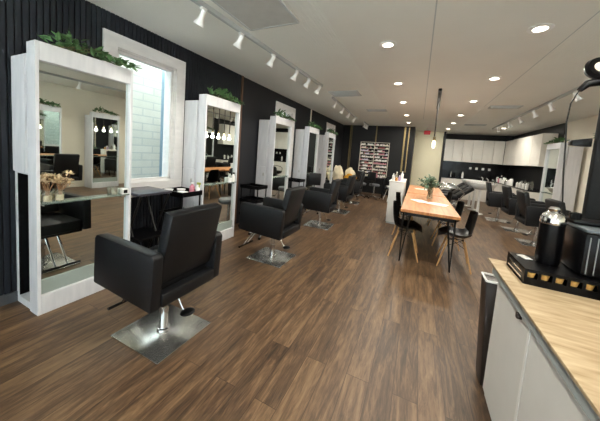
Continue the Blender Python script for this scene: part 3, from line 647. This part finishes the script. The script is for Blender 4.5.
# shampoo units: reclined black chair, white basin on its right
def shampoo():
    t = thing('shampoo_unit', '', 'shampoo unit')   # sitter faces -x
    box(-.45, .1, -.24, .24, .36, .50, .04).build('seat', 'leather', t)
    mx = Matrix.Translation((.06, 0, .46)) @ Matrix.Rotation(math.radians(50), 4, 'Y'); MB().box(-.06, .06, -.24, .24, 0, .52, .04, mx).build('backrest', 'leather', t)
    for s in (-1, 1): MB().tube([(-.42, s*.27, .40), (-.44, s*.29, .62), (-.34, s*.29, .70), (-.1, s*.29, .74), (.12, s*.28, .72), (.22, s*.27, .60), (.12, s*.27, .42)], .02, n=10).build('armrest', 'chrome', t)
    for q in (-.2, .2): MB().tube([(-.35, q, .36), (.3, q, .03)], .018).tube([(.2, q, .36), (-.4, q, .03)], .018).build('leg', 'chrome', t)
    bs = MB(); bs.lathe([(0, 0), (.10, .0), (.2, .07), (.25, .17), (.265, .2), (.24, .2), (.19, .09), (0, .04)], n=28)
    o = bs.build('basin', 'ceramic', t, loc=(.70, 0, .76)); o.scale = (1.45, .95, 1)
    MB().tube([(.2, 0, .02), (.2, 0, .15), (.16, 0, .2)], .012, n=8).build('tap', 'chrome', o, loc=(0, 0, .14))
    MB().tube([(.66, 0, 0), (.66, 0, .77)], [.045, .03], n=16).lathe([(.0, 0), (.15, 0), (.15, .02), (0, .025)], .66, 0).build('pedestal', 'white', t)
    return t
sh = shampoo(); G = 'black shampoo chairs with white basins'
sh.location = (1.15, 9.45, 0); sh['label'] = 'black shampoo chair with white basin, nearest of the row before the kitchen'; sh['group'] = G
for yy, lb in ((10.2, 'black shampoo chair with white basin, middle of the row before the kitchen'), (10.95, 'black shampoo chair with white basin, farthest of the row before the kitchen')): dup(sh, lb, (1.15, yy, 0), group=G)
# exit sign
t = thing('exit_sign', 'small red exit sign hanging before the cream wall', 'sign', (.19, 11.2, ZC)); box(-.11, .11, -.02, .02, -.27, -.12, .01).build('housing', 'red', t); box(-.02, .02, -.01, .01, -.12, 0).build('bracket', 'white', t, False)

# ------------------------------------------------------------------ front right counter
t = thing('counter_cabinet', 'white base cabinet with two doors under the pale oak counter', 'cabinet', (.53, 0, 0))
Y0, Y1 = -.6, 1.97
box(.02, .72, Y0, Y1, 0, .885).build('body', 'cabinet', t, False)
for a, b2 in ((-.58, .42), (.43, 1.43), (1.455, 1.95)):
    d = box(0, .018, a, b2, .06, .815, .002).build('door', 'cabinet', t, False)
    hy = a+.09 if b2 < 1.9 else a+.09
    box(-.022, 0, hy-.012, hy+.012, .772, .80, .004).build('handle', 'bin', d)
box(-.002, .02, 1.432, 1.453, .06, .824).build('edge_strip', 'white', t, False)
box(-.03, .02, Y0, Y1, .825, .885).build('top_rail', mat('grey_blue_rail', '9aa09f', .5), t, False)
o = box(.48, 1.27, -.63, 2.02, .887, .90, .002).build('countertop', 'countertop', smooth=False); tag(o, 'pale oak countertop on the white base cabinet in the right foreground', 'countertop')
# bin
t = thing('waste_bin', 'narrow dark brown waste bin with white liner at the counter end', 'bin', (.62, 2.11, 0))
MB().prism([(-.085, 0), (.12, 0), (.14, .73), (-.128, .73)], 'y', -.075, .075, .012).build('body', 'bin', t)
MB().tube([(-.125, -.07, .735), (-.125, .07, .735), (.138, .07, .735), (.138, -.07, .735), (-.125, -.07, .735)], .008, n=8).build('liner', 'white', t)
# pod drawer with the coffee machine
t = thing('pod_drawer', 'black coffee pod drawer with copper pods on the counter', 'drawer', (.562, 1.69, .90))
MB().box(0, .51, 0, .27, 0, .012).box(0, .51, 0, .27, .072, .083).box(0, .012, 0, .27, .0, .08).box(.498, .51, 0, .27, 0, .08).box(0, .51, .258, .27, 0, .08).build('body', 'blackplastic', t, False)
f = MB().box(0, .51, -.008, 0, .0, .036).box(0, .51, -.008, 0, .068, .083)
for k in range(9): f.box(k*.056, k*.056+.012, -.008, 0, .036, .068)
f.build('drawer_front', 'blackplastic', t, False)
for k in range(8): MB().lathe([(.018, 0), (.023, .026), (.0245, .028), (0, .029)], .034+k*.056, .027, .034, n=16).build('coffee_pod', 'flame', t)
MB().box(-.004, .0, .02, .23, .02, .028).box(-.004, 0, .02, .23, .05, .056).build('side_rail', 'chrome', t, False)
o = box(-.025, .018, -.04, .03, 0, .005, .001).build('paper_packet', 'vent', loc=(.62, 1.89, .984), smooth=False); o.rotation_euler = (0, 0, .3); tag(o, 'folded pale packet on the far left corner of the pod drawer', 'packet')
t = thing('thermal_urn', 'black cylindrical thermal urn with chrome domed lid on the pod drawer', 'urn', (.708, 1.86, .9835))
MB().lathe([(0, 0), (.048, 0), (.052, .01), (.052, .225), (.0, .228)], n=36).build('body', 'blackplastic', t)
MB().lathe([(.053, .226), (.0545, .234), (.053, .258), (.045, .278), (.031, .289), (.022, .295), (.026, .308), (.018, .320), (0, .322)], n=36).build('lid', 'chrome', t)
t = thing('coffee_machine', 'wide black coffee machine beside the chrome topped urn', 'coffee machine', (.90, 1.82, .9835))
box(-.115, .16, -.10, .11, 0, .227, .02).build('body', 'blackplastic', t); box(-.12, .165, -.115, .12, .227, .244, .006).build('drip_grid', mat('dark_grey_grid', '4b5357', .35), t)
for x in (-.098, -.070): box(x, x+.004, -.1025, -.1, .02, .205).build('chrome_strip', mat('grey_strip', '77797a', .5), t, False)
MB().box(-.125, .16, .0, .11, .246, .270, .01).lathe([(0, 0), (.022, 0), (.026, .04), (0, .045)], -.10, .05, .26).build('brew_head', 'blackplastic', t)
jar('glass_tumbler', 'clear glass tumbler in front of the pod drawer at the right edge', 'glass', (.865, 1.62, .90), [(0, 0), (.028, 0), (.03, .08), (.027, .08), (.025, .006), (0, .006)], 'clear')

# tall black stand with ring head, standing on the floor just past the counter end
t = thing('tool_stand', 'tall black stand with ring shaped head and hanging cord behind the coffee machine', 'stand', (1.0, 2.13, 0))
box(-.08, .14, -.07, -.03, .03, 1.93, .006).build('column', mat('matte_black_panel', '1b1c1c', .85, spec=.15), t)
box(-.13, .16, -.09, .12, 0, .03, .006).build('foot', 'blackmetal', t)
MB().prism([(-.187, 1.662), (-.1, 1.656), (-.1, 1.708), (-.187, 1.692)], 'y', -.07, -.02, .004).build('lower_arm', 'blackplastic', t)
MB().tube([(-.185, -.05, 1.985), (-.155, -.05, 2.022), (-.09, -.05, 2.035), (-.01, -.05, 2.03), (.05, -.05, 2.0), (.06, -.04, 1.92)], [.014, .022, .026, .026, .024, .02], n=12).build('upper_arm', 'blackplastic', t)
mx = Matrix.Translation((-.118, -.055, 2.105)) @ Matrix.Rotation(math.radians(28), 4, 'Y') @ Matrix.Rotation(math.radians(70), 4, 'X')
rg = MB().lathe([(.033, -.016), (.060, -.02), (.068, 0), (.060, .02), (.033, .016)], n=32, mtx=mx).build('ring_head', 'blackplastic', t)
MB().lathe([(0, -.03), (.02, -.028), (.034, -.014), (.034, .014), (.02, .026), (0, .028)], n=24, mtx=mx).build('lens', 'ringlens', rg)
MB().tube([(-.185, -.05, 1.985), (-.213, -.05, 1.91), (-.219, -.05, 1.80), (-.207, -.05, 1.66), (-.197, -.05, 1.5), (-.183, -.05, 1.36), (-.16, -.04, 1.15), (-.12, -.02, .9), (-.1, -.02, .7)], .004, n=6).build('cord', 'blackmetal', t)
